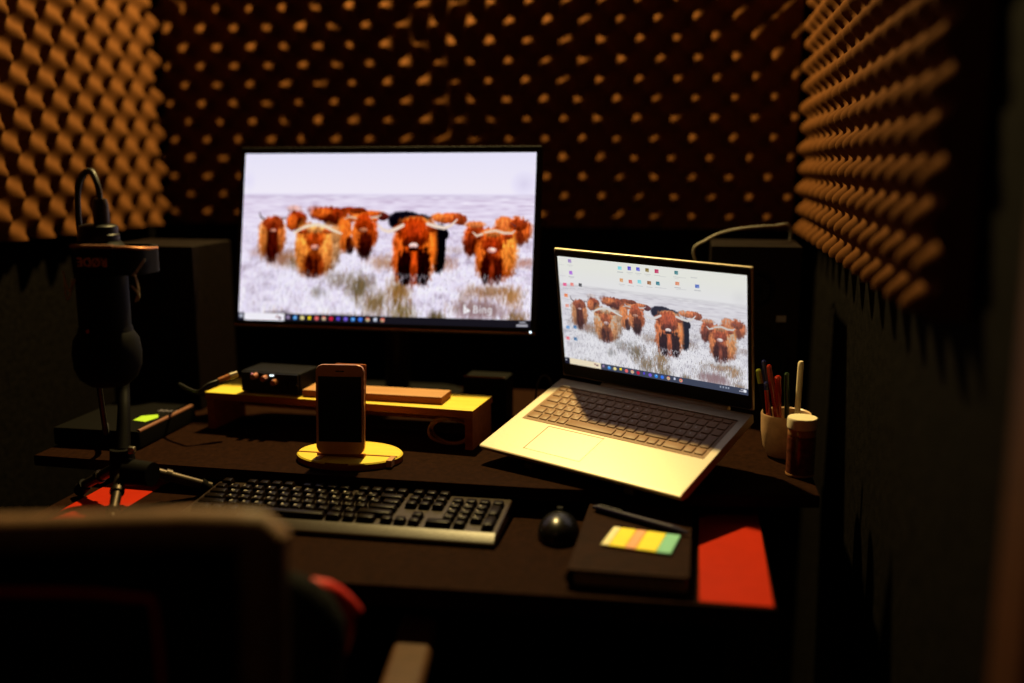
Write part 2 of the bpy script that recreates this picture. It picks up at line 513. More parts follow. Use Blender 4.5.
def paint_herd(w, h):
    s = Painter(w, h)
    s.fur = .55 * s.noise(7, 26) + .45 * s.noise(4, 11)
    s.fine = .5 * s.noise(3, 9) + .5 * s.noise(11, 7)
    s.soft = s.fur
    # misty sky, far hedge line, frosted moor
    t = np.clip(s.Y / 140, 0, 1)[..., None]
    s.img[:] = np.array([226, 223, 241]) / 255 * (1 - t) + np.array([236, 231, 248]) / 255 * t
    s.mix(np.clip(1 - np.hypot((s.X - 895) / 45, (s.Y - 98) / 45), 0, 1) * .30, (176, 166, 200))
    s.mix(np.clip(1 - np.hypot((s.X - 14) / 30, (s.Y - 90) / 40), 0, 1) * .14, (180, 170, 205))
    g = np.clip((s.Y - 128) / 12, 0, 1)
    s.mix(g, (222, 212, 232))
    far = .5 * s.noise(60, 5) + .5 * s.noise(24, 4)
    s.mix(np.clip((s.Y - 126) / 10, 0, 1) * np.clip(1 - (s.Y - 134) / 16, 0, 1) * .5, (192, 182, 206))
    s.mix(g * np.clip((far - .5) * 2.6, 0, 1) * .40 * np.clip(1 - (s.Y - 130) / 260, .15, 1), (166, 140, 172))
    s.mix(g * np.clip((.46 - far) * 3, 0, 1) * .55, (246, 242, 252))
    mid = .6 * s.noise(46, 26) + .4 * s.noise(15, 12)
    n2 = np.clip((s.Y - 210) / 130, 0, 1)
    s.mix(n2 * np.clip((mid - .54) * 4, 0, 1) * .50, (150, 132, 150))
    s.mix(n2 * np.clip((.50 - mid) * 4, 0, 1) * .65, (240, 238, 252))
    # rough brown and olive tussocks
    tus = np.zeros_like(s.X)
    for (x, y, rx, ry, c, o) in [(150, 335, 75, 30, (150, 98, 62), .75), (190, 352, 40, 22, (118, 92, 52), .7), (70, 318, 40, 18, (170, 120, 100), .55),
                                 (395, 420, 50, 46, (98, 84, 52), .85), (445, 470, 58, 44, (118, 94, 56), .85), (330, 400, 60, 26, (120, 104, 84), .6),
                                 (520, 432, 42, 52, (140, 98, 46), .9), (535, 500, 45, 40, (112, 92, 44), .85), (470, 345, 55, 26, (172, 122, 82), .65),
                                 (665, 345, 40, 24, (172, 116, 84), .6), (800, 428, 90, 26, (152, 106, 66), .75), (870, 445, 40, 40, (170, 116, 62), .75),
                                 (905, 338, 40, 16, (172, 112, 88), .65), (640, 512, 30, 24, (82, 70, 36), .85), (735, 480, 60, 36, (150, 110, 88), .5), (790, 484, 66, 26, (140, 104, 92), .8),
                                 (890, 508, 40, 26, (126, 92, 52), .8), (690, 300, 50, 14, (186, 160, 150), .45), (350, 520, 130, 16, (70, 62, 44), .6),
                                 (130, 515, 60, 14, (58, 50, 52), .7), (260, 440, 30, 24, (92, 84, 66), .5)]:
        r = np.hypot((s.X - x) / rx, (s.Y - y) / ry) + (s.fur - .5) * .8
        a = np.clip(1.25 - r, 0, 1) * o
        s.mix(a, c)
        tus = np.maximum(tus, a)
    tus = np.clip(tus * 1.2, 0, 1)
    s.strokes(int(5200), 205, 520, [(245, 243, 254), (226, 222, 244), (206, 200, 230), (236, 228, 244)], 4, 20, .75, np.clip(.95 - tus, .05, 1))
    s.strokes(int(3600), 235, 525, [(110, 98, 120), (92, 84, 104), (136, 112, 122), (150, 130, 150)], 3, 11, .6, .75 * (1 - tus * .5))
    s.strokes(int(3000), 330, 525, [(246, 244, 255), (232, 228, 248)], 6, 20, .8, np.clip(.9 - tus, .05, 1))
    s.strokes(int(2600), 300, 525, [(112, 88, 38), (160, 112, 52), (78, 70, 34), (186, 140, 84)], 5, 20, .6, tus)
    # the herd, farthest first
    s.herd = True
    B = s.blob
    O, DK, RD, LT, TAN = (196, 92, 36), (46, 16, 10), (132, 50, 20), (220, 134, 62), (186, 136, 92)
    B(235, 182, 28, 12, (150, 90, 84), .5, .7)
    B(175, 215, 33, 32, RD); B(160, 222, 18, 26, O); B(188, 228, 13, 22, DK, .4, .8)
    B(165, 178, 22, 10, (190, 130, 108), .8, .6)
    B(280, 198, 58, 24, RD); B(255, 192, 35, 15, O, .4); B(310, 215, 45, 22, (110, 42, 20)); B(285, 218, 25, 16, DK, .5, .7)
    B(345, 186, 30, 12, (140, 56, 24)); B(395, 196, 60, 10, O, .5); B(452, 206, 20, 12, (96, 40, 34)); B(372, 185, 26, 10, (120, 50, 24))
    B(660, 212, 44, 17, (198, 96, 46)); B(690, 218, 22, 16, (160, 72, 38)); B(625, 210, 22, 14, (206, 110, 54), .4)
    B(860, 250, 48, 42, (190, 90, 40)); B(825, 232, 28, 26, (206, 112, 58)); B(868, 232, 28, 18, (140, 58, 28)); B(872, 276, 16, 22, (92, 36, 20), .5, .8)
    s.line([(860, 236), (845, 224)], [2, 1], (90, 60, 60)); s.line([(885, 222), (900, 216)], [2, 1], (90, 60, 60))
    B(738, 272, 35, 48, (190, 84, 36)); B(724, 300, 18, 34, (104, 40, 22), .4); B(742, 250, 24, 22, (158, 64, 30)); B(745, 305, 14, 30, DK, .5, .7); B(738, 232, 30, 10, (206, 120, 70), .5)
    # dark animal behind the middle one
    B(520, 218, 52, 28, (22, 20, 28), .2, 1, 2.4, .06, .1); B(562, 214, 40, 16, (30, 28, 36), .3)
    B(640, 262, 20, 20, (20, 18, 24)); B(630, 310, 20, 72, (16, 14, 20), .2, 1, 3, .08, .1)
    # left animal
    B(95, 268, 42, 60, (186, 92, 40), p=2.6); B(98, 290, 26, 58, (70, 24, 12), .4); B(66, 272, 14, 54, (214, 132, 66), .6, .8); B(128, 268, 13, 46, (204, 116, 58), .6, .8)
    B(98, 225, 34, 24, (142, 60, 28)); B(98, 240, 20, 18, (106, 40, 20)); B(100, 248, 10, 5, (206, 140, 120), .5)
    s.line([(68, 212), (56, 204), (52, 190)], [3, 2.4, 1.5], (84, 64, 60)); s.line([(126, 212), (140, 206)], [2.5, 1.4], (120, 90, 80))
    # pair in the middle distance
    B(330, 262, 26, 56, (204, 104, 42)); B(350, 296, 14, 28, DK, .4, .9); B(372, 212, 30, 14, (206, 112, 54))
    B(396, 258, 40, 54, (186, 78, 26), p=2.5); B(376, 264, 22, 46, (222, 116, 48), .6, .85); B(398, 292, 22, 44, (72, 26, 12), .5); B(398, 312, 16, 24, (42, 18, 12), .5, .8)
    B(392, 226, 30, 30, (160, 60, 22)); B(392, 248, 13, 6, (214, 140, 104), .5); B(360, 214, 16, 6, (176, 86, 40)); B(424, 216, 14, 6, (176, 86, 40))
    s.line([(366, 210), (345, 206), (330, 212)], [3, 2.4, 1.4], (214, 186, 160)); s.line([(416, 210), (436, 206), (446, 200)], [3, 2.2, 1.2], (214, 186, 160))
    # pale golden animal on the left
    B(285, 300, 34, 70, TAN, .4, .95); B(302, 262, 20, 30, (170, 118, 74), .4, .8)
    B(234, 312, 58, 80, (206, 112, 46), p=2.8); B(196, 300, 22, 74, LT, .6, .95); B(272, 310, 20, 70, (216, 136, 70), .6, .9)
    B(236, 360, 32, 40, (112, 46, 18), .5); B(222, 366, 10, 34, DK, .6, .8); B(246, 368, 9, 30, (60, 22, 12), .6, .8); B(260, 370, 9, 26, (150, 66, 28), .6, .7)
    B(236, 262, 40, 34, (192, 96, 38)); B(236, 284, 26, 26, (160, 66, 26), .4); B(236, 242, 42, 14, (222, 150, 88), .5); B(196, 252, 16, 9, (150, 66, 30), .4); B(276, 252, 16, 9, (160, 78, 38), .4)
    B(238, 303, 13, 8, (216, 150, 134), .4)
    s.line([(168, 256), (186, 246), (206, 236), (236, 230), (268, 236), (292, 248), (322, 260)], [2.5, 4, 5, 5, 5, 4.5, 2.5], (232, 214, 190))
    # the big one in the middle
    B(552, 330, 64, 92, (190, 78, 24), p=2.8); B(506, 320, 20, 80, (206, 96, 38), .6, .9); B(602, 310, 22, 78, (222, 112, 40), .6, .95)
    B(528, 370, 24, 56, (34, 12, 10), .3); B(582, 370, 24, 56, (36, 14, 10), .3); B(555, 376, 12, 54, (166, 66, 26), .4)
    B(556, 224, 46, 18, (214, 116, 52), .4); B(552, 258, 46, 46, (170, 62, 22)); B(552, 290, 34, 20, (60, 22, 14), .5, .85); B(552, 268, 22, 34, (134, 46, 22), .6, .7)
    B(502, 246, 18, 12, (150, 60, 26), .4); B(604, 244, 18, 12, (150, 60, 26), .4)
    B(551, 300, 15, 9, (238, 190, 184), .35); B(551, 312, 18, 6, (40, 16, 14), .5)
    s.line([(516, 234), (494, 246), (472, 254), (452, 248), (438, 232)], [5, 6, 5.5, 4, 2], (234, 214, 198))
    s.line([(592, 230), (616, 238), (644, 244), (664, 236), (682, 216)], [5, 6, 5.5, 4, 2], (232, 212, 198))
    # the front right one
    B(802, 334, 60, 76, (196, 88, 30), p=2.6); B(842, 318, 26, 60, (230, 136, 60), .6, .95); B(766, 330, 22, 60, (204, 104, 42), .6, .9)
    B(794, 366, 32, 50, (84, 30, 16), .5); B(772, 376, 12, 42, DK, .5, .9); B(812, 376, 12, 42, (56, 20, 12), .5, .9); B(794, 384, 8, 36, (140, 56, 28), .6, .7)
    B(792, 278, 42, 36, (184, 80, 32)); B(792, 300, 28, 24, (140, 50, 22), .5); B(748, 270, 16, 10, (150, 62, 30), .4); B(838, 268, 16, 10, (150, 62, 30), .4)
    B(792, 313, 14, 9, (222, 160, 150), .4); B(792, 258, 36, 12, (216, 126, 66), .5)
    s.line([(760, 262), (744, 268), (732, 256)], [4, 3.4, 1.6], (226, 200, 178)); s.line([(768, 256), (800, 250), (826, 258), (850, 258), (858, 250)], [3, 4, 4, 3.4, 1.6], (226, 200, 178))
    s.herd = False
    # fresh frost over the feet
    s.strokes(1100, 380, 416, [(240, 238, 252), (220, 214, 236)], 8, 14, .6, ((np.abs(s.X - 236) < 50) | (np.abs(s.X - 552) < 66) | (np.abs(s.X - 800) < 64)) * .5)
    return s


def add_desktop(s, which):
    W, H = 930, 534
    k = 1.0 if which == 'monitor' else 1.30     # bigger interface on the laptop
    y0 = 534 - 24 * k
    s.mix(np.clip(1.5 - np.hypot((s.X - 775) / 60, (s.Y - 486) / 24) - (s.soft - .5), 0, 1) * .75, (150, 122, 128))
    if which == 'monitor':
        s.line([(728, 470), (728, 492), (742, 486), (732, 480)], [2.6, 3.0, 3.2, 2.6], (252, 250, 255), 1)
        L = [[(757, 471), (757, 491), (765, 491), (769, 486), (765, 481), (757, 481), (764, 480), (767, 475), (763, 471), (757, 471)],
             [(776, 478), (776, 491)], [(776, 472), (776, 473)],
             [(784, 491), (784, 478), (789, 477), (793, 481), (793, 491)],
             [(810, 480), (804, 477), (800, 483), (803, 490), (810, 489), (810, 478), (810, 495), (806, 498), (801, 497)]]
        for l in L:
            s.line(l, 1.5, (250, 248, 255), .95)
    bar = (24, 22, 30) if which == 'monitor' else (66, 72, 92)
    s.rect(0, y0, W, H, bar)
    s.rect(0, y0, 20 * k, H, (30, 30, 46))
    for dx in (0, 5):
        for dy in (0, 5):
            s.rect(5 + dx, y0 + 6 + dy, 9 + dx, y0 + 10 + dy, (220, 225, 240))
    s.rect(21 * k, y0 + 1, 154 * k, H, (246, 243, 252) if which == 'monitor' else (240, 226, 196))
    s.rect(126 * k, y0 + 7, 134 * k, y0 + 14, (150, 80, 80)); s.rect(135 * k, y0 + 11, 144 * k, y0 + 19, (110, 70, 90))
    cols = [(150, 130, 170), (60, 150, 235), (236, 220, 150), (250, 222, 20), (240, 110, 110), (236, 190, 160), (206, 30, 60), (90, 70, 210),
            (120, 96, 220), (50, 140, 235), (60, 120, 240), (226, 180, 150), (206, 214, 236), (236, 150, 130)]
    for q, c in enumerate(cols):
        x = (166 + q * 23.6) * k
        if q in (3, 0, 7, 12):
            s.rect(x - 5, y0 + 6, x + 5, y0 + 17, c)
        else:
            s.blob(x, y0 + 12 * k, 6.5 * k, 6.5 * k, c, .3, 1, 2, 0, 0)
        if q in (5, 11, 13):
            s.rect(x - 4, y0 + 13, x + 1, y0 + 17, (60, 170, 90)); s.rect(x - 4, y0 + 6, x + 4, y0 + 9, (226, 60, 50))
        if q in (1, 9):
            s.rect(x - 2, y0 + 10, x + 3, y0 + 14, (190, 230, 250))
    s.rect(896, y0 + 5, 916, y0 + 9, (200, 198, 210), .8); s.rect(888, y0 + 14, 922, y0 + 19, (210, 208, 220), .85)
    if which == 'laptop':
        for x in (800, 814, 826, 838):
            s.rect(x, y0 + 8, x + 6, y0 + 15, (170, 180, 200), .8)
        s.blob(915, y0 + 12, 7, 7, (236, 240, 250), .3, 1, 2, 0, 0)
        ic = [(315, 28, (120, 214, 226)), (362, 25, (70, 60, 200)), (405, 24, (74, 72, 210)), (450, 24, (120, 96, 30)), (497, 25, (190, 30, 80)),
              (592, 22, (40, 110, 120)), (320, 84, (222, 150, 90)), (365, 86, (226, 90, 80)), (410, 82, (120, 214, 226)), (458, 82, (150, 90, 50)),
              (500, 80, (30, 110, 130)), (596, 70, (226, 130, 90)), (692, 72, (70, 100, 190)),
              (62, 20, (150, 120, 190)), (64, 76, (170, 90, 220)), (28, 136, (236, 70, 130)), (66, 132, (240, 120, 110)), (108, 130, (50, 50, 56)),
              (30, 190, (240, 120, 60)), (32, 240, (236, 150, 130)), (66, 342, (50, 110, 170)), (28, 348, (90, 150, 210)), (24, 404, (240, 100, 110)), (64, 402, (40, 96, 150))]
        for x, y, c in ic:
            x += 3 + 17 * math.sin(PI * x / 930)
            s.rect(x - 10, y - 9, x + 8, y + 7, c, .85)
            s.rect(x - 3, y - 2, x + 9, y + 8, tuple(min(255, int(v * .6 + 100)) for v in c), .6)
            s.rect(x - 16, y + 17, x + 16, y + 20, (150, 150, 160), .45)
            if int(x) % 3:
                s.rect(x - 9, y + 24, x + 10, y + 26, (150, 150, 160), .3)
        for x, y in ((20, 40), (24, 92), (545, 44), (640, 40), (692, 34), (545, 96), (640, 92), (34, 280), (30, 310)):
            s.rect(x - 16, y, x + 16, y + 3, (160, 160, 170), .35)


def screen_mesh(name, w, h, nx, ny, which, strength, parent, loc):
    s = paint_herd(nx, ny)
    if which == 'laptop':
        im = s.img
        lum = im.mean(-1, keepdims=True)
        im = lum + (im - lum) * np.where(lum > .6, .35, .84)
        s.img = np.clip(1 - (1 - im) * np.array([.88, .87, .84]) - .02, 0, 1)
        top = np.clip(1 - (s.Y - 40) / 120, 0, 1)[..., None]
        s.img = s.img * (1 - .8 * top) + np.array([236, 237, 226]) / 255 * .8 * top
    else:
        s.img = np.clip((s.img - .5) * 1.15 + .485, 0, 1)
    add_desktop(s, which)
    im = np.clip(s.img, 0, 1)
    lin = np.where(im <= .04045, im / 12.92, ((im + .055) / 1.055) ** 2.4)
    xs, zs = np.linspace(-w / 2, w / 2, nx), np.linspace(h / 2, -h / 2, ny)
    X, Z = np.meshgrid(xs, zs)
    V = np.stack([X, 0 * X, Z], -1).reshape(-1, 3)
    idx = np.arange(nx * ny).reshape(ny, nx)
    F = np.stack([idx[1:, :-1], idx[1:, 1:], idx[:-1, 1:], idx[:-1, :-1]], -1).reshape(-1, 4)
    me = bpy.data.meshes.new(name)
    me.vertices.add(len(V)); me.vertices.foreach_set('co', V.ravel())
    me.loops.add(F.size); me.loops.foreach_set('vertex_index', F.ravel())
    me.polygons.add(len(F)); me.polygons.foreach_set('loop_start', np.arange(0, F.size, 4)); me.polygons.foreach_set('loop_total', np.full(len(F), 4))
    me.update(calc_edges=True)
    ca = me.color_attributes.new('picture', 'FLOAT_COLOR', 'POINT')
    ca.data.foreach_set('color', np.concatenate([lin.reshape(-1, 3), np.ones((nx * ny, 1))], 1).ravel().astype(np.float32))
    m = bpy.data.materials.new(name + ' ' + which)
    m.use_nodes = True
    nt = m.node_tree
    nt.nodes.clear()
    out = nt.nodes.new('ShaderNodeOutputMaterial')
    em = nt.nodes.new('ShaderNodeEmission')
    em.inputs['Strength'].default_value = strength
    at = nt.nodes.new('ShaderNodeVertexColor')
    at.layer_name = 'picture'
    nt.links.new(at.outputs['Color'], em.inputs['Color'])
    nt.links.new(em.outputs['Emission'], out.inputs['Surface'])
    me.materials.append(m)
    return link(name, me, parent, False, loc)


# ------------------------------------------------------------------ monitor
mw, mh = 0.530, 0.298
mon_c = Vector((-0.533, 1.646, 1.118))
mrot = rot_m(R(-0.8), R(-12.1), R(-0.2))
mon = thing('computer_monitor', 'large black monitor showing a herd of shaggy brown cattle on frosty moor', 'monitor',
            mtx=Matrix.Translation(mon_c) @ mrot)
b = MB()
b.box((0, 0.010, 0), (mw + .020, 0.016, mh + .024), 0.003)
b.build('bezel', M['bezel'], mon)
screen_mesh('screen', mw, mh, 640, 360, 'monitor', 0.93, mon, (0, 0.0012, 0))
b = MB()
b.box((0, 0.030, -0.01), (mw * .72, 0.035, mh * .66), 0.012, 3)
b.build('back_housing', M['black'], mon)
b = MB()
b.box((0, 0.002, -mh / 2 - .0085), (mw + .018, 0.004, 0.003), 0.001)
lip = b.build('bottom_lip', M['box_edge'], mon)  # brown colour paints the lit lower edge of the bezel
b = MB()
b.cyl((mw / 2 + .001, -0.0005, -mh / 2 - .007), (mw / 2 + .001, 0.004, -mh / 2 - .007), 0.0016, n=10)
b.build('power_light', M['led_white'], mon)
inv = mon.matrix_world.inverted()
b = MB()
base_c = Vector((-0.55, 1.735, ZS))
b.tube([base_c + Vector((0, .03, .01)), base_c + Vector((0, .03, .15)), Vector((-.545, 1.705, 1.09))], [.024, .021, .02], 14)
for v in b.bm.verts:
    v.co = inv @ v.co
b.build('stand_neck', M['black_satin'], mon)
b = MB()
b.prism(rrect(0.25, 0.15, 0.05), ZS + .0003, ZS + .014, 0.004, Matrix.Translation((base_c.x, base_c.y + .02, 0)))
for v in b.bm.verts:
    v.co = inv @ v.co
b.build('stand_base', M['black_satin'], mon)

# ------------------------------------------------------------------ laptop on its sloping stand
LO = Vector((-0.0577, 1.499, 0.894))
LW, LD = 0.335, 0.225
lrot = rot_m(R(-27.5), R(16.8), R(1.5))
lap = thing('laptop', 'open silver laptop showing the cattle picture and desktop icons, raised on a stand', 'laptop',
            mtx=Matrix.Translation(LO) @ lrot)
b = MB()
sec = [(0.0, -0.0145), (0.0, -0.0015), (-.004, 0.0), (-LD + .003, 0.0), (-LD, -0.002), (-LD + .004, -0.010), (-LD + .02, -0.0145)]
# side profile swept across the width
va = [[b.bm.verts.new((x, y, z)) for y, z in sec] for x in (-LW / 2, LW / 2)]
b.bm.faces.new(va[0]); b.bm.faces.new(va[1][::-1])
for k in range(len(sec)):
    k2 = (k + 1) % len(sec)
    b.bm.faces.new((va[0][k], va[1][k], va[1][k2], va[0][k2]))
base = b.build('base', M['silver'], lap)
b = MB()
b.box((0.0015, -0.0815, 0.0002), (0.309, 0.107, 0.0006), 0.0002, 1)
b.build('keyboard_well', M['lkey'], lap)
b = MB()
b.box((0.0015, -0.0262, 0.0012), (0.309, 0.0022, 0.0024), 0.0008)
b.build('keyboard_rim', M['silver'], lap)
b = MB()
b.box((-0.049, -0.174, 0.0001), (0.097, 0.065, 0.0007), 0.0003, 1)
b.build('trackpad', M['trackpad'], lap)
b = MB()
for (x, y, sx, sy) in ((-0.049, -0.1409, 0.099, 0.0009), (-0.0981, -0.174, 0.0009, 0.066)):
    b.box((x, y, 0.0003), (sx, sy, 0.0007))
b.build('trackpad_seam', M['lkey'], lap, False)
b = MB()
b.cyl((-0.092, 0.0015, -0.003), (0.128, 0.0015, -0.003), 0.0062, n=16)
b.build('hinge', M['wood_bar'] if False else M['silver'], lap)

key_cache = {}


def key_mesh(w, dd, hgt, taper, bev, m, legend=None, lsize=0.006):
    k = (round(w, 4), round(dd, 4), hgt, legend)
    if k in key_cache:
        return key_cache[k]
    bm = bmesh.new()
    g = bmesh.ops.create_cube(bm, size=1.0)
    for v in g['verts']:
        t = taper if v.co.z > 0 else 0
        v.co = Vector((v.co.x * (w - 2 * t), v.co.y * (dd - 2 * t) + (t * .4 if v.co.z > 0 else 0), (v.co.z + .5) * hgt))
    bmesh.ops.bevel(bm, geom=[e for e in bm.edges], offset=bev, segments=2, profile=.5, affect='EDGES')
    me = bpy.data.meshes.new('key')
    if legend:
        tm = text_mesh(legend, lsize)
        o = len(bm.verts)
        vs = [bm.verts.new((v.co.x - w * .16, v.co.y + dd * .12, hgt + .00012)) for v in tm.vertices]
        for p in tm.polygons:
            try:
                f = bm.faces.new([vs[i] for i in p.vertices])
                f.material_index = 1
            except ValueError:
                pass
        bpy.data.meshes.remove(tm)
    bm.to_mesh(me)
    bm.free()
    me.materials.append(m)
    me.materials.append(M['legend'])
    me.polygons.foreach_set('use_smooth', [True] * len(me.polygons))
    key_cache[k] = me
    return me


def lay_rows(rows, x0, unit, gap, parent, z, hgt, taper, bev, m, tilt=0.0, lsize=0.005):
    """rows: [(y centre, depth, [(width in units or negative for a space, legend)])]"""
    for (y, dd, items, zz) in rows:
        x = x0
        for it in items:
            w, leg = it if isinstance(it, tuple) else (it, None)
            if w < 0:
                x += -w * unit
                continue
            hd = dd
            yy = y
            if leg == '|':          # a key two rows tall
                hd = dd * 2 + gap
                yy = y - (dd + gap) / 2
                leg = None
            o = bpy.data.objects.new('key', key_mesh(w * unit - gap, hd, hgt, taper, bev, m, leg, lsize))
            COL.objects.link(o)
            o.parent = parent
            o.location = (x + w * unit / 2, yy, z + zz)
            o.rotation_euler = (tilt, 0, 0)
            x += w * unit


def letters(t):
    return [(1, c) for c in t]


u = 0.302 / 18.6
kd, kg = 0.0150, 0.0026
LR = []
y = -0.0355
LR.append((y, 0.0088, [.93] * 20, 0))
y -= 0.0152
LR.append((y, kd, [(1, '`')] + letters('1234567890-=') + [1.6] + [1] * 4, 0)); y -= 0.0176
LR.append((y, kd, [1.5] + letters('QWERTYUIOP[]') + [(1.1)] + letters('789') + [1], 0)); y -= 0.0176
LR.append((y, kd, [1.75] + letters('ASDFGHJKL;#') + [1.85] + letters('456') + [(1, '|')], 0)); y -= 0.0176
LR.append((y, kd, [1.25] + letters('\\ZXCVBNM,./') + [2.35] + letters('123'), 0)); y -= 0.0176
LR.append((y, kd, [1.4, 1, 1, 1, 5.2, 1, 1.4, 1, 1, .6, 2, (1, '.'), 1], 0))
lay_rows(LR, -0.1495, u, kg, lap, 0.0004, 0.0016, 0.0006, 0.0005, M['lkey'])

# lid: leans forward from the hinge, its own frame inside the laptop
lid_world = Matrix.Translation(LO) @ rot_m(R(-27.5), R(10.2), R(1.5))
lid_local = lap.matrix_world.inverted() @ lid_world
b = MB()
lh = 0.0274 + 0.1804 + 0.012
b.box((0, 0.0045, lh / 2 + .002), (LW, 0.006, lh - .004), 0.002)
lid = b.build('lid', M['silver'], lap)
lid.matrix_local = lid_local
b = MB()
b.prism(rrect(LW - .004, lh - .008, .005), 0, 0.0012, 0, Matrix.Translation((0, 0.0016, lh / 2 + .002)) @ Matrix.Rotation(R(90), 4, 'X'))
bez = b.build('bezel', M['bezel'], lid)
screen_mesh('screen', 0.3204, 0.1804, 430, 242, 'laptop', 0.92, lid, (0, 0.0001, 0.0274 + .0902))
b = MB()
b.cyl((0, 0.0006, lh - .004), (0, 0.0002, lh - .004), 0.0016, n=10)
b.build('webcam', M['gloss'], lid)

# stand under the laptop, in the laptop's own yaw
ls = thing('laptop_stand', 'black sloping stand under the silver laptop', 'laptop stand', (LO.x, LO.y, ZS), (0, 0, R(-27.5)))
tn = math.tan(R(16.8))
for x in (-0.085, 0.085):
    zr = LO.z - ZS - .0195 - (0.0262 * x)
    b = MB()
    ys = [(-0.005, zr), (-0.19, zr - .185 * tn), (-0.19, zr - .185 * tn - .005), (-0.012, zr - .010), (-0.012, .004), (-0.19, 0.004), (-0.19, .0003), (-0.005, 0.0003)]
    ys = [(yy, max(zz, .0003)) for yy, zz in ys]
    q = [[b.bm.verts.new((xx, yy, zz)) for yy, zz in ys] for xx in (x - .012, x + .012)]
    b.bm.faces.new(q[0]); b.bm.faces.new(q[1][::-1])
    for k in range(len(ys)):
        k2 = (k + 1) % len(ys)
        b.bm.faces.new((q[0][k], q[1][k], q[1][k2], q[0][k2]))
    b.build('bracket', M['black'], ls, False)
for x in (-0.085, 0.085):
    b = MB()
    b.box((x, -0.196, 0.0068), (0.016, 0.018, 0.0120), 0.002)
    b.build('front_hook', M['dark_metal'], ls)
b = MB()
b.box((0, -0.06, 0.0035), (0.17, 0.02, 0.006), 0.001)
b.build('crossbar', M['black'], ls)

# ------------------------------------------------------------------ full-size keyboard
kbx0, kbx1, kby0, kby1 = -0.674, -0.236, 1.152, 1.284
kb = thing('computer_keyboard', 'black full-size desktop keyboard lying at the front edge of the shelf', 'keyboard', ((kbx0 + kbx1) / 2, kby0, ZD))
kw, kdp = kbx1 - kbx0, kby1 - kby0
b = MB()
sec = [(0, 0.0006), (0.0, 0.006), (0.002, 0.0080), (0.0155, 0.0140), (0.020, 0.0148), (kdp - .005, 0.0215), (kdp, 0.019), (kdp, 0.0006)]
q = [[b.bm.verts.new((x, yy, zz)) for yy, zz in sec] for x in (-kw / 2, kw / 2)]
b.bm.faces.new(q[0]); b.bm.faces.new(q[1][::-1])
for k in range(len(sec)):
    k2 = (k + 1) % len(sec)
    b.bm.faces.new((q[0][k], q[1][k], q[1][k2], q[0][k2]))
bmesh.ops.bevel(b.bm, geom=[e for e in b.bm.edges if abs(e.verts[0].co.x - e.verts[1].co.x) < 1e-6], offset=0.003, segments=2, affect='EDGES', profile=.5)
b.build('case', M['case'], kb)
un = 0.0188
slope = (0.0215 - 0.015) / (kdp - .033)
tl = math.atan(slope)
KR = []
yy = kdp - .0125


def zat(v):
    return 0.0148 + (v - .020) * slope - .001


def row(v, items):
    KR.append((v, 0.0155, items, zat(v)))


row(yy, [1, -1, 1, 1, 1, 1, -.5, 1, 1, 1, 1, -.5, 1, 1, 1, 1, -.25, 1, 1, 1]); yy -= .0205
row(yy, [1] + letters('1234567890-=') + [2, -.25, 1, 1, 1, -.25, 1, 1, 1, 1]); yy -= .0176
row(yy, [1.5] + letters('QWERTYUIOP[]') + [1.5, -.25, 1, 1, 1, -.25] + letters('789') + [(1, '|')]); yy -= .0176
row(yy, [1.75] + letters('ASDFGHJKL;\'') + [2.25, -3.5] + letters('456')); yy -= .0176
row(yy, [2.25] + letters('ZXCVBNM,./') + [2.75, -1.25, 1, -1.25] + letters('123') + [(1, '|')]); yy -= .0176
row(yy, [1.5, 1, 1.25, 6.5, 1.25, 1, 1.5, -1.25 + 1, 1, 1, 1, -.25, 2, 1])
lay_rows(KR, -22.5 * un / 2 + .002, un, 0.0022, kb, 0.0, 0.0085, 0.0022, 0.0012, M['key'], tl, 0.0055)

# ------------------------------------------------------------------ mouse
ms = thing('computer_mouse', 'small glossy black mouse between the keyboard and the notebook', 'mouse', (-0.163, 1.216, ZD), (0, 0, R(4)))
bm = bmesh.new()
bmesh.ops.create_uvsphere(bm, u_segments=32, v_segments=20, radius=1.0)
for v in bm.verts:
    x, y, z = v.co
    tap = 1.0 - .10 * y
    v.co = Vector((x * 0.0275 * tap, y * 0.044, (max(z, -.12) + .12) * (0.027 + .004 * (-y)) + .0006))
b = MB(); b.bm.free(); b.bm = bm
b.build('shell', M['mouse'], ms)
b = MB()
b.box((0, 0.022, 0.0250), (0.0012, 0.030, 0.002), mtx=None)
b.build('button_seam', M['bezel'], ms)
b = MB()
b.cyl((-0.0035, 0.024, 0.0245), (0.0035, 0.024, 0.0245), 0.006, n=18)
b.build('scroll_wheel', M['black'], ms)

# ------------------------------------------------------------------ notebook, pen, sticky flags
nb = thing('notebook', 'closed black leather notebook lying beside the right-hand red panel', 'notebook', (-0.061, 1.171, ZD), (0, 0, R(-.5)))
nw, nd = 0.137, 0.228
for z in (0.0014, 0.0208):
    b = MB()
    b.prism(rrect(nw, nd, .006), z - .0012, z + .0016, 0.0010)
    b.build('cover', M['leather'], nb)
b = MB()
b.box((0.002, 0, 0.0111), (nw - .008, nd - .008, 0.0168), 0.001)
b.build('pages', M['paper'], nb)
b = MB()
b.tube([(-nw / 2 + .001, -nd / 2 + .002, .002), (-nw / 2 - .003, -nd / 2 + .002, .011), (-nw / 2 + .001, -nd / 2 + .002, .0205)], .0012, 8)
b.box((-nw / 2 - .0002, 0, .0111), (.003, nd - .004, .0185), .001)
b.build('spine', M['leather'], nb)
NT = ZD + .0225
pn = thing('pen', 'navy ballpoint pen lying on the closed black notebook', 'pen')
p0, p1 = Vector((-0.116, 1.250, NT + .0052)), Vector((0.004, 1.181, NT + .0052))
dv = (p1 - p0).normalized()
b = MB(); b.cyl(p0, p1 - dv * .022, 0.0048, n=16); b.build('barrel', M['navy'], pn)
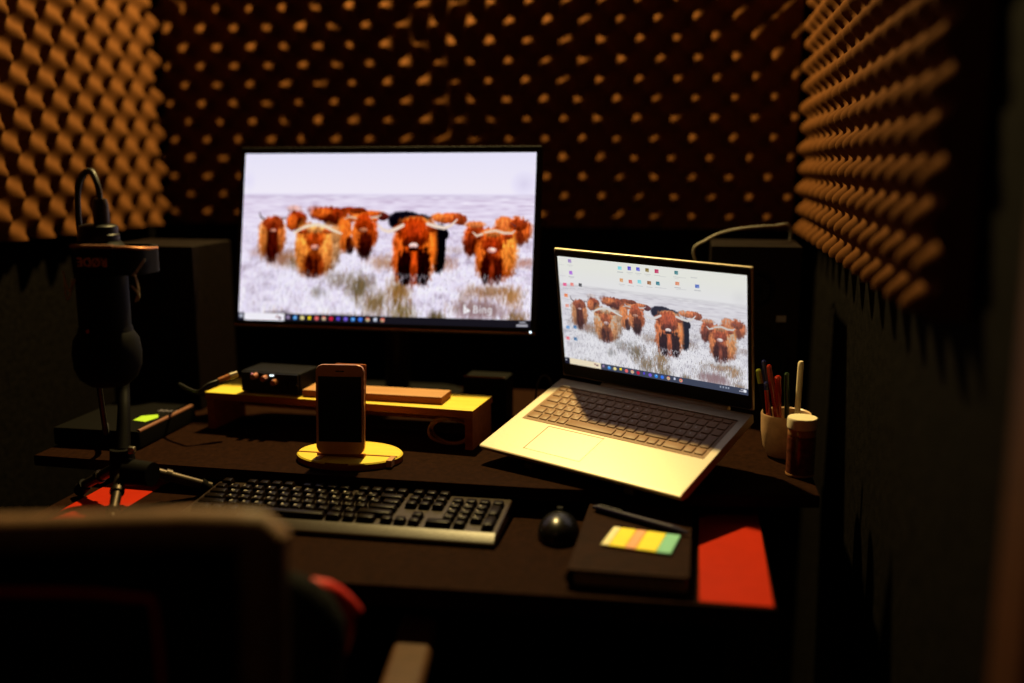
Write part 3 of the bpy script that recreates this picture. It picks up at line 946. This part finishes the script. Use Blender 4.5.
b = MB(); b.cyl(p1 - dv * .022, p1, 0.0048, 0.0015, n=16); b.build('tip', M['navy'], pn)
b = MB(); b.box(((p0 + dv * .022) + Vector((0, 0, .0055))), (.002, .002, .002)); b.cyl(p0 + dv * .004 + Vector((0, 0, .0055)), p0 + dv * .04 + Vector((0, 0, .0052)), .0011, n=8)
b.build('clip', M['navy'], pn)
b = MB(); b.cyl(p0 - dv * .006, p0, .0025, n=12); b.build('push_button', M['navy'], pn)
fl = thing('sticky_flags', 'bright strip of yellow, pink and teal sticky flags on the black notebook', 'sticky notes', (-0.0515, 1.1535, NT), (0, 0, R(-10)))
fx = -0.044
for wd, m in ((.010, 'flag_cream'), (.020, 'flag_yellow'), (.013, 'flag_pink'), (.025, 'flag_yellow'), (.018, 'flag_teal')):
    b = MB()
    b.box((fx + wd / 2, 0, .0020), (wd - .0006, .062, .0034), .0006, 1)
    o = b.build('flag_pad', M[m], fl)
    o['label'] = {'flag_cream': 'cream pad', 'flag_yellow': 'yellow pad', 'flag_pink': 'pink pad', 'flag_teal': 'teal pad'}[m]
    fx += wd

# ------------------------------------------------------------------ wooden monitor riser and what is on it
RT = 0.870
rz = R(-5.3)
rs = thing('monitor_riser', 'pale pine monitor riser shelf, brightly lit, under the big monitor', 'monitor riser', (-0.5635, 1.462, ZS), (0, 0, rz))
rw, rd = 0.472, 0.105
b = MB()
b.box((0, rd / 2, RT - ZS - .006), (rw, rd, .012), .0012)
b.edges_material().build('board', [M['wood'], M['shaded_edge']], rs)
for x in (-rw / 2 + .008, rw / 2 - .008):
    b = MB()
    b.box((x, rd / 2, (RT - ZS - .012) / 2 + .0002), (.013, rd - .006, RT - ZS - .0124), .001)
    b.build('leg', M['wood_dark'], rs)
b = MB()
b.box((0, rd - .012, (RT - ZS) * .45), (rw - .03, .008, .016), .001)
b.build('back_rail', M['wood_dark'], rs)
wb = MB()
wb.box((0, 0, .0062), (.238, .052, .012), .0012)
wbo = wb.edges_material().build('wooden_bar', [M['wood_bar'], M['wood_dark']], None, True, (-0.503, 1.500, RT), (0, 0, R(-2.5)))  # darker upright faces: shade on the bar's front put into colour
tag(wbo, 'flat brown wooden bar lying on the pine riser behind the phone', 'wooden bar')

ai = thing('audio_interface', 'small black audio interface with lit knobs on the left of the riser', 'audio interface', (-0.681, 1.478, RT), (0, 0, rz))
b = MB(); b.box((0, .040, .0205), (.110, .068, .036), .004); b.build('housing', M['black'], ai)
b = MB(); b.box((0, .0055, .0205), (.104, .004, .032), .001); b.build('front_panel', M['black_satin'], ai)
for x, z in ((-0.024, .0315), (-0.006, .0290), (0.012, .0235)):
    b = MB()
    b.cyl((x, .0045, z), (x, -.008, z), .0052, .0046, n=18)
    b.box((x, -.0082, z + .002), (.001, .001, .004))
    b.build('knob', M['copper'], ai)
for x in (0.0035, 0.0075):
    b = MB(); b.cyl((x, .0045, .0335), (x, .0015, .0335), .0011, n=10); b.build('indicator_light', M['led_white'], ai)
b = MB(); b.cyl((-0.031, .0045, .0345), (-0.031, .0015, .0345), .0011, n=10); o = b.build('indicator_light', M['led_pink'], ai); o['label'] = 'pink light'
for x in (.028, .044):
    b = MB(); b.cyl((x, .0045, .020), (x, .000, .020), .0070, n=20); b.build('socket', M['gloss'], ai)
for x in (-.042, .042):
    for y in (.02, .060):
        b = MB(); b.cyl((x, y, .0003), (x, y, .003), .006, n=12); b.build('rubber_foot', M['black'], ai)

pg = thing('jack_cable', 'shiny metal cable plug sticking out beside the audio interface', 'cable')
a0, a1 = Vector((-0.727, 1.462, 0.9085)), Vector((-0.761, 1.430, 0.897))
dv = (a1 - a0).normalized()
b = MB(); b.cyl(a0, a0 + dv * .013, .0052, .0060, n=16); b.build('plug', M['steel'], pg)
b = MB(); b.cyl(a0 + dv * .013, a0 + dv * .032, .0050, .0042, n=16); b.cyl(a0 + dv * .017, a0 + dv * .019, .0056, n=16); b.build('grip', M['copper'], pg)
b = MB()
e = a0 + dv * .030
b.tube([e, e + dv * .02, e + dv * .038 + Vector((-.006, .01, -.008)), Vector((-.835, 1.47, .885)), Vector((-.85, 1.55, .85)), Vector((-.82, 1.66, ZS + .005))], .0026, 8)
b.build('cord', M['cable'], pg)

# phone stand and phone
st = thing('phone_stand', 'round pine charging stand, brightly lit, holding the upright phone', 'phone stand', (-0.503, 1.367, ZS))
b = MB()
prof = [(.0805, .0005), (.0815, .0025), (.0815, .0095), (.0795, .0115)]
b.lathe([(r, z) for r, z in prof], 56)
for v in b.bm.verts:
    v.co.y *= .74
b.edges_material().build('base_disc', [M['wood'], M['shaded_edge']], st)
b = MB()
b.box((-.052, -.012, .0118), (.052, .0030, .0012)); b.box((.052, -.012, .0118), (.052, .0030, .0012))
b.build('slot_seam', M['wood_dark'], st)
for x in (-.034, .072):
    b = MB(); b.box((x, -.034 if x < 0 else -.024, .0072), (.009, .022, .011), .001); b.build('tab', M['wood_bar'], st)
b = MB()
b.box((-.012, .026, .078), (.050, .007, .128), .002, mtx=Matrix.Translation((0, .004, 0)) @ Matrix.Rotation(R(-7), 4, 'X'))
b.build('back_plate', M['wood_dark'], st)
b = MB()
b.box((-.006, -.021, .0134), (.074, .010, .0044), .0012)
b.build('ledge', M['wood_dark'], st)

ph = thing('smartphone', 'upright phone with rose-gold border and dark screen on the pine stand', 'phone', (-0.508, 1.342, ZS + .0160), (R(-5), 0, R(5)))
pw, phh = .0725, .1335
b = MB()
b.prism(rrect(pw, phh, .010), 0, .0072, .0018, Matrix.Translation((0, .0036, phh / 2)) @ Matrix.Rotation(R(90), 4, 'X'))
b.build('body', M['gold'], ph)
b = MB(); b.box((0, -.0038, phh / 2 + .0005), (pw - .0075, .0006, phh - .036)); b.build('screen', M['glass_dark'], ph, False)
b = MB(); b.cyl((0, -.0036, .0095), (0, -.0042, .0095), .0052, n=24); b.build('home_button', M['gold'], ph)
b = MB(); b.box((0, -.0038, phh - .0095), (.013, .0006, .0018), .0002, 1); b.build('speaker_slot', M['gloss'], ph)
for z in (.094, .108):
    b = MB(); b.box((pw / 2 + .0002, 0, z), (.0012, .0026, .009), .0003, 1); b.build('side_button', M['gold'], ph)

# small things round the riser
bx = thing('storage_box', 'black box with a brown-lit top edge behind the right end of the riser', 'box', (-0.347, 1.645, ZS), (0, 0, R(-3)))
b = MB(); b.box((0, 0, .039), (.078, .055, .0775), .004); b.build('case', M['black'], bx)
b = MB(); b.box((0, -.0265, .0790), (.074, .004, .0026), .001); b.build('lit_top_edge', M['box_edge'], bx)  # brown strip paints lamplight along the black box's top edge
cc = MB()
cc.tube([(.034 * math.cos(a), .004 * math.sin(3 * a), .0245 + .0212 * math.sin(a)) for a in [2 * PI * k / 18 for k in range(18)]], .0028, 8, True)
cc.tube([(.031 * math.cos(a), .005 + .003 * math.sin(2 * a), .0235 + .0198 * math.sin(a)) for a in [2 * PI * k / 18 for k in range(18)]], .0026, 8, True)
cco = cc.build('cable_coil', M['box_edge'], None, True, (-0.372, 1.462, ZS), (0, 0, R(-6)))
tag(cco, 'dark ring-shaped cable coil under the right end of the pine riser', 'cable')
c = MB()
c.tube([(-0.252, 1.600, ZS + .003), (-0.254, 1.588, .85), (-0.249, 1.585, .888), (-0.237, 1.592, .897), (-0.229, 1.615, .87), (-0.228, 1.66, ZS + .003)], .0018, 8)
tag(c.build('power_cable', M['cable']), 'thin cable looping beside the left hinge of the laptop', 'cable')

# ------------------------------------------------------------------ loudspeakers
def speaker(loc, w, dd, h, label, badge):
    t = thing('loudspeaker', label, 'loudspeaker', loc, (0, 0, 0), 'black loudspeakers')
    b = MB(); b.box((0, dd / 2, h / 2), (w, dd, h), .003); b.build('cabinet', M['speaker_top'], t)
    for z, r in ((h * .36, w * .36), (h * .76, w * .19)):
        b = MB()
        mt = Matrix.Translation((0, .0015, z)) @ Matrix.Rotation(R(90), 4, 'X')
        b.lathe([(r * 1.12, 0), (r * 1.12, .004), (r, .0045), (r * .92, .001)], 40, mt, capt=False)
        b.build('driver_ring', M['black'], t)
        b = MB()
        b.lathe([(r * .95, .002), (r * .86, .0042), (r * .35, .0015), (r * .30, .004), (.001, .006)], 40, mt)
        b.build('driver_cone', M['cone'], t)
    if badge:
        b = MB(); b.box((w * .30, -.0008, h * .60), (.016, .002, .011), .0006); b.build('badge', M['label_grey'], t)
    return t


speaker((-0.955, 1.60, ZS), .172, .150, .297, 'tall black loudspeaker standing behind the microphone at the left wall', False)
speaker((0.103, 1.70, ZS), .150, .150, .304, 'tall black loudspeaker standing behind the laptop at the right wall', True)
c = MB()
c.tube([(0.010, 1.715, 1.06), (-0.002, 1.715, 1.10), (0.018, 1.72, 1.116), (0.045, 1.73, 1.129), (0.085, 1.74, 1.137), (0.135, 1.77, 1.139), (0.17, 1.86, 1.13), (0.172, 1.90, 1.05), (0.172, 1.91, ZS + .004)], .0021, 8)
tag(c.build('speaker_cable', M['grey_cable']), 'thin grey cable arching over the right loudspeaker', 'cable')

# control box on the left of the shelf
cb = thing('control_box', 'low black box with a green sticker at the left end of the shelf', 'box', (-0.842, 1.352, ZS))
b = MB(); b.box((-.075, .090, .0152), (.150, .180, .030), .004); b.build('case', M['black'], cb)
b = MB(); b.tube([(-.0035, .004, .0285), (-.0035, .060, .0285), (-.0035, .172, .0285)], .0036, 10, smooth=1); b.build('lit_edge', M['box_edge'], cb)  # brown tube paints the lamplit edge of the black case
b = MB(); b.prism([(-.045, .058), (-.020, .052), (-.014, .082), (-.024, .098), (-.046, .086)], .0303, .0312); o = b.build('sticker', M['label_green'], cb, False); o['label'] = 'green sticker'
b = MB()
for k in range(4):
    b.tube([(-.036 + k * .009, .118, .0308), (-.033 + k * .009, .128, .0308), (-.030 + k * .009, .120, .0308)], .0009, 6)
b.build('lettering', M['label_grey'], cb)

# ------------------------------------------------------------------ microphone, its stand and cable
mc = Vector((-0.796, 1.215, 0))
mo = Vector((-0.831, 1.255, 0))
sd = thing('microphone_stand', 'small black tripod desk stand with a shock mount holding the microphone', 'microphone stand', (-0.787, 1.222, ZD))
so = Vector((-0.787, 1.222, ZD))


def sp(x, y, z):
    return Vector((x + .035, y - .04, z + .006)) - so


hub = Vector((-0.822, 1.258, 0.828))
b = MB(); b.cyl(sp(*hub) - Vector((0, 0, .022)), sp(*hub) + Vector((0, 0, .016)), .019, .016, n=24); b.build('hub', M['black'], sd)
b = MB(); b.tube([sp(-.822, 1.26, .84), sp(-.836, 1.292, .89), sp(-.852, 1.322, .935), sp(-.850, 1.314, 1.06), sp(-.844, 1.299, 1.10)], [.011, .009, .008, .008, .007], 12); b.build('pole', M['black'], sd)
b = MB(); b.box(sp(-.800, 1.248, .846), (.010, .008, .010), .002); b.build('clip', M['steel'], sd)
b = MB(); b.cyl(sp(-.806, 1.244, .815), sp(-.766, 1.240, .815), .019, .017, n=24); b.build('knob', M['black'], sd)
for (fx, fy) in ((-0.790, 1.174), (-0.721, 1.318), (-0.908, 1.277)):
    ft = Vector((fx, fy, ZD + .0070))
    h0 = hub + (ft - hub).normalized() * .012 + Vector((0, 0, -.006))
    lg = MB(); lg.cyl(sp(*h0), sp(*ft), .0082, .0066, n=14); mid = h0.lerp(ft, .42); lg.cyl(sp(*mid), sp(*mid.lerp(ft, .12)), .0098, n=14)
    lo = lg.build('leg', M['dark_metal'], sd)
    b = MB(); b.cyl(sp(*(ft + (h0 - ft).normalized() * .016)), sp(*ft) - Vector((0, 0, .0056)), .0096, .0084, n=14); b.build('rubber_foot', M['black'], lo)
# shock mount ring with its flat name plate
b = MB()
ring = []
for (x, y) in rrect(.100, .082, .030, 5):
    ring.append((x, y))
inner = rrect(.086, .070, .024, 5)
n = len(ring)
vo = [[b.bm.verts.new(sp(mo.x + .026 + x, mo.y + y, z)) for x, y in poly] for poly, z in ((ring, 1.095), (ring, 1.131), (inner, 1.131), (inner, 1.095))]
for k in range(4):
    k2 = (k + 1) % 4
    for i in range(n):
        b.bm.faces.new((vo[k][i], vo[k][(i + 1) % n], vo[k2][(i + 1) % n], vo[k2][i]))
mt_ring = b.build('mount_ring', M['black'], sd)
b = MB()
b.box(sp(mo.x + .018, mo.y - .043, 1.1125), (.058, .005, .030), .0012)
b.build('name_plate', M['black'], mt_ring)
tm = text_mesh('RØDE', .0165, .0004)
tm.materials.clear(); tm.materials.append(M['brand'])
o = link('lettering', tm, mt_ring, False, sp(mo.x + .018, mo.y - .0461, 1.1135))
o.rotation_euler = (R(90), R(180), 0)
b = MB()
b.box(sp(mo.x + .018, mo.y - .044, 1.1335), (.062, .008, .0045), .001)
b.build('top_rail', M['box_edge'], mt_ring)
b = MB()
b.tube([sp(mo.x + .046, mo.y - .044, 1.1335), sp(mo.x + .062, mo.y - .040, 1.1325), sp(mo.x + .078, mo.y - .022, 1.130), sp(mo.x + .080, mo.y + .01, 1.128)], .0018, 8)
b.build('rim_glint', M['copper'], mt_ring)  # copper line paints the bright highlight along the bracket's edge
for pts in ([(-.057, -.030, 1.098), (-.046, -.036, 1.072), (-.041, -.034, 1.088)], [(-.057, -.028, 1.096), (-.050, -.036, 1.060), (-.040, -.03, 1.088)],
            [(.052, -.036, 1.096), (.056, -.036, 1.076), (.048, -.032, 1.060)], [(.046, -.036, 1.082), (.056, -.036, 1.070), (.050, -.03, 1.062)],
            [(.066, -.034, 1.116), (.056, -.040, 1.100), (.050, -.038, 1.096)]):
    b = MB(); b.tube([sp(mo.x + .02 + x, mo.y + y, z) for x, y, z in pts], .0012, 6); b.build('elastic_cord', M['cord'], sd)

mi = thing('microphone', 'black microphone hanging upside down in the shock mount', 'microphone', (mc.x, mc.y, 0.94))
b = MB()
b.lathe([(.006, .000), (.026, .004), (.038, .014), (.0445, .030), (.0455, .050), (.043, .068), (.036, .079)], 36)
b.build('grille', M['cone'], mi)
b = MB()
b.lathe([(.036, .079), (.0355, .084), (.034, .086), (.034, .196), (.030, .200), (.028, .203)], 36, Matrix.Translation((0, 0, 0)))
b.build('body', M['black'], mi)
b = MB()
b.lathe([(.020, .203), (.027, .204), (.027, .212), (.0255, .213), (.0255, .222), (.024, .224), (.018, .226)], 32)
b.build('end_cap', M['black_satin'], mi)
b = MB(); b.cyl((-.004, -.0335, .084), (-.004, -.0355, .084), .0026, n=14); b.build('logo_dot', M['led_red'], mi)
xc = thing('microphone_cable', 'black microphone cable arching up over the microphone', 'cable')
b = MB(); b.lathe([(.0098, 0), (.0105, .003), (.0105, .026), (.008, .034)], 20, Matrix.Translation((mc.x + .006, mc.y, 1.1662))); b.build('plug', M['dark_metal'], xc)
b = MB()
b.tube([(mc.x + .006, mc.y, 1.199), (mc.x + .004, mc.y, 1.218), (mc.x - .008, mc.y + .006, 1.236), (mc.x - .026, mc.y + .012, 1.230), (mc.x - .040, mc.y + .02, 1.205),
        (mc.x - .048, mc.y + .03, 1.16), (mc.x - .056, mc.y + .05, 1.05), (mc.x - .070, mc.y + .08, .92), (mc.x - .085, mc.y + .110, ZS + .0355), (mc.x - .11, mc.y + .150, ZS + .0345)], .0042, 10)
b.build('cord', M['cable'], xc)

# ------------------------------------------------------------------ pen pot and jar
pot = thing('pen_pot', 'cream stoneware pot holding pens, behind the lidded jar', 'pot', (0.1455, 1.505, ZS))
b = MB()
b.lathe([(.020, .0004), (.026, .002), (.0325, .016), (.0365, .040), (.0375, .066), (.0368, .0685), (.0348, .0670), (.0335, .040), (.029, .016), (.022, .008), (.001, .007)], 40, capt=True)
b.build('bowl', M['ceramic'], pot)


def pen(name, label, cat, x0, y0, x1, y1, z1, r, body, cap=None, capl=.03, group='pens in the pot'):
    a = Vector((x0, y0, ZS + .0115)); e = Vector((x1, y1, z1 - .006))
    d = (e - a).normalized()
    t = thing(name, label, cat, (a.x, a.y, ZS + .01), (0, 0, 0), group)
    o0 = Vector((a.x, a.y, ZS + .01))
    b = MB(); b.cyl(a - o0, e - d * capl - o0, r * .9, r, n=14); b.build('barrel', M[body], t)
    b = MB(); b.cyl(e - d * capl - o0, e - d * .002 - o0, r * 1.08, r * 1.02, n=14); b.cyl(e - d * .002 - o0, e - o0, r * .9, r * .6, n=14)
    b.cyl(e - d * (capl * .9) - o0 + Vector((0, -r * 1.25, 0)), e - d * .004 - o0 + Vector((0, -r * 1.25, 0)), r * .22, n=8)
    b.build('cap', M[cap or body], t)
    return t


pen('pen', 'tall red pen leaning to the left in the pot', 'pen', .140, 1.500, .1150, 1.487, .956, .0036, 'red_pen', None, .04)
pen('pen', 'short red pen at the left rim of the pot', 'pen', .125, 1.498, .1120, 1.485, .930, .0034, 'red_pen', 'blue_pen', .012)
pen('pen', 'thick red pen in the middle of the pot', 'pen', .138, 1.512, .1300, 1.500, .937, .0048, 'red_pen', None, .03)
pen('pen', 'blue pen standing behind the red ones in the pot', 'pen', .130, 1.514, .1090, 1.512, .958, .0036, 'blue_pen', None, .04)
pen('highlighter', 'dark pen with a lime cap, farthest left in the pot', 'highlighter', .128, 1.506, .1010, 1.506, .945, .0040, 'black', 'green_pen', .022)
pen('pen', 'dark green pen standing between the red pens and the ivory stick', 'pen', .150, 1.515, .1440, 1.512, .940, .0040, 'dgreen_pen', None, .03)
t = thing('white_stick', 'smooth ivory round-ended stick standing upright in the pot', 'stick', (.160, 1.500, ZS + .011))
b = MB()
b.lathe([(.0040, .001), (.0044, .060), (.0047, .129), (.0045, .1355), (.0032, .1385), (.0008, .1395)], 20, Matrix.Rotation(R(1.2), 4, 'Y'))
b.build('handle', M['white_plastic'], t)

jr = thing('spice_jar', 'small jar of dark red contents with an ivory lid, before the pen pot', 'jar', (0.1595, 1.412, ZS))
b = MB(); b.lathe([(.0185, .0004), (.0198, .0025), (.0200, .056), (.0192, .060)], 36); b.build('jar_body', M['jar'], jr)
b = MB(); b.lathe([(.0192, .060), (.0198, .062), (.0198, .0695), (.0188, .071)], 36); b.build('neck', M['jar_glass'], jr)
b = MB(); b.lathe([(.0206, .0705), (.0212, .072), (.0212, .0835), (.0200, .0860), (.001, .0862)], 36); b.build('lid', M['white_plastic'], jr)
b = MB(); b.lathe([(.0190, .0010), (.0203, .002), (.0203, .0042), (.0199, .0048)], 36, capb=False, capt=False); b.build('base_rim', M['jar_glass'], jr)

# ------------------------------------------------------------------ chair
ch = thing('office_chair', 'black and red office chair in the foreground, seen from behind', 'chair', (-0.628, 0.875, 0), (0, 0, R(8)))
b = MB()
b.tube([(-.235, -.155, .50), (-.245, -.165, .75), (-.252, -.168, .910), (-.232, -.168, .940), (0, -.172, .934), (.232, -.168, .940), (.252, -.168, .910), (.245, -.165, .75), (.235, -.155, .50)],
       [.018, .022, .021, .018, .017, .018, .021, .022, .018], 12)
b.build('back_frame', M['chair_frame'], ch)
b = MB()
b.box((0, -.150, .712), (.47, .022, .42), .010, 3)
b.build('back_panel', M['chair_fabric'], ch)
b = MB()
b.tube([(-.15, -.166, .66), (-.155, -.166, .85), (-.13, -.1655, .876), (0, -.1655, .878), (.13, -.1655, .876), (.155, -.166, .85), (.15, -.166, .66)], .0030, 8)
b.build('piping', M['chair_red'], ch)
for sx in (-1, 1):
    b = MB()
    b.tube([(sx * .225, -.125, .55), (sx * .25, -.08, .70), (sx * .262, -.06, .80), (sx * .235, -.07, .845)], [.034, .040, .034, .018], 14)
    w = b.build('side_bolster', M['chair_fabric'], ch)
    b = MB()
    b.tube([(sx * .180, -.098, .826), (sx * .225, -.062, .832), (sx * .272, -.03, .822), (sx * .304, -.025, .797)], [.010, .013, .012, .005], 12)
    b.build('red_wing', M['chair_red'], w)
    b = MB()
    b.tube([(sx * .283, -.032, .815), (sx * .290, -.035, .79), (sx * .286, -.04, .765), (sx * .276, -.05, .745)], [.006, .010, .009, .004], 10)
    b.build('red_flash', M['chair_red'], w)
    b = MB()
    b.box((sx * .343, .020, .706), (.046, .26, .018), .008, 3)
    b.build('arm_pad', M['arm'], ch)
    b = MB()
    b.tube([(sx * .343, .0, .698), (sx * .342, .01, .58), (sx * .30, .05, .46), (sx * .15, .09, .440)], .014, 10)
    b.build('arm_post', M['black'], ch)
b = MB(); b.box((0, .08, .465), (.46, .44, .07), .030, 4); b.build('seat', M['chair_fabric'], ch)
b = MB(); b.cyl((0, .06, .09), (0, .06, .43), .025, n=20); b.cyl((0, .06, .36), (0, .06, .432), .05, .09, n=20); b.build('gas_lift', M['black'], ch)
for k in range(5):
    a = 2 * PI * k / 5 + .3
    ex, ey = .27 * math.cos(a), .06 + .27 * math.sin(a)
    b = MB(); b.tube([(0, .06, .10), (ex * .5, .06 + (ey - .06) * .5, .095), (ex, ey, .07)], [.026, .022, .014], 10); leg = b.build('leg', M['black'], ch)
    b = MB(); q = Vector((-math.sin(a), math.cos(a), 0)) * .014; b.cyl(Vector((ex, ey, .028)) - q, Vector((ex, ey, .028)) + q, .028, n=18); b.cyl((ex, ey, .03), (ex, ey, .07), .006, n=10); b.build('caster', M['black_satin'], leg)

# ------------------------------------------------------------------ light
def point(name, loc, power, col, rad):
    l = bpy.data.lights.new(name, 'POINT')
    l.energy = power
    l.color = col
    l.shadow_soft_size = rad
    o = bpy.data.objects.new(name, l)
    COL.objects.link(o)
    o.location = loc
    return o


point('ceiling_bulb', (-0.55, 2.078, 2.34), 205.0, (1.0, 0.73, 0.27), 0.03)
point('room_lamp', (-0.55, -0.40, 2.30), 1.6, (1.0, 0.52, 0.22), 0.10)

wld = bpy.data.worlds.new('World')
scn.world = wld
wld.use_nodes = True
bg = wld.node_tree.nodes['Background']
bg.inputs['Color'].default_value = (1.0, 0.72, 0.5, 1)
bg.inputs['Strength'].default_value = 0.0004

# ------------------------------------------------------------------ camera
cam = bpy.data.cameras.new('Camera')
cam.sensor_width = 36.0
cam.lens = 984 / 1024 * 36.0
cam.clip_start = 0.02
co = bpy.data.objects.new('Camera', cam)
COL.objects.link(co)
co.location = (0, 0, 1.25)
co.rotation_euler = (R(90 - 10.4), 0, R(10.5))
cam.dof.use_dof = True
cam.dof.focus_distance = 1.47
cam.dof.aperture_fstop = 1.05
scn.camera = co

vs = scn.view_settings
vs.view_transform = 'Standard'
vs.look = 'None'
vs.exposure = 0.0
vs.gamma = 1.0
vs.use_curve_mapping = False
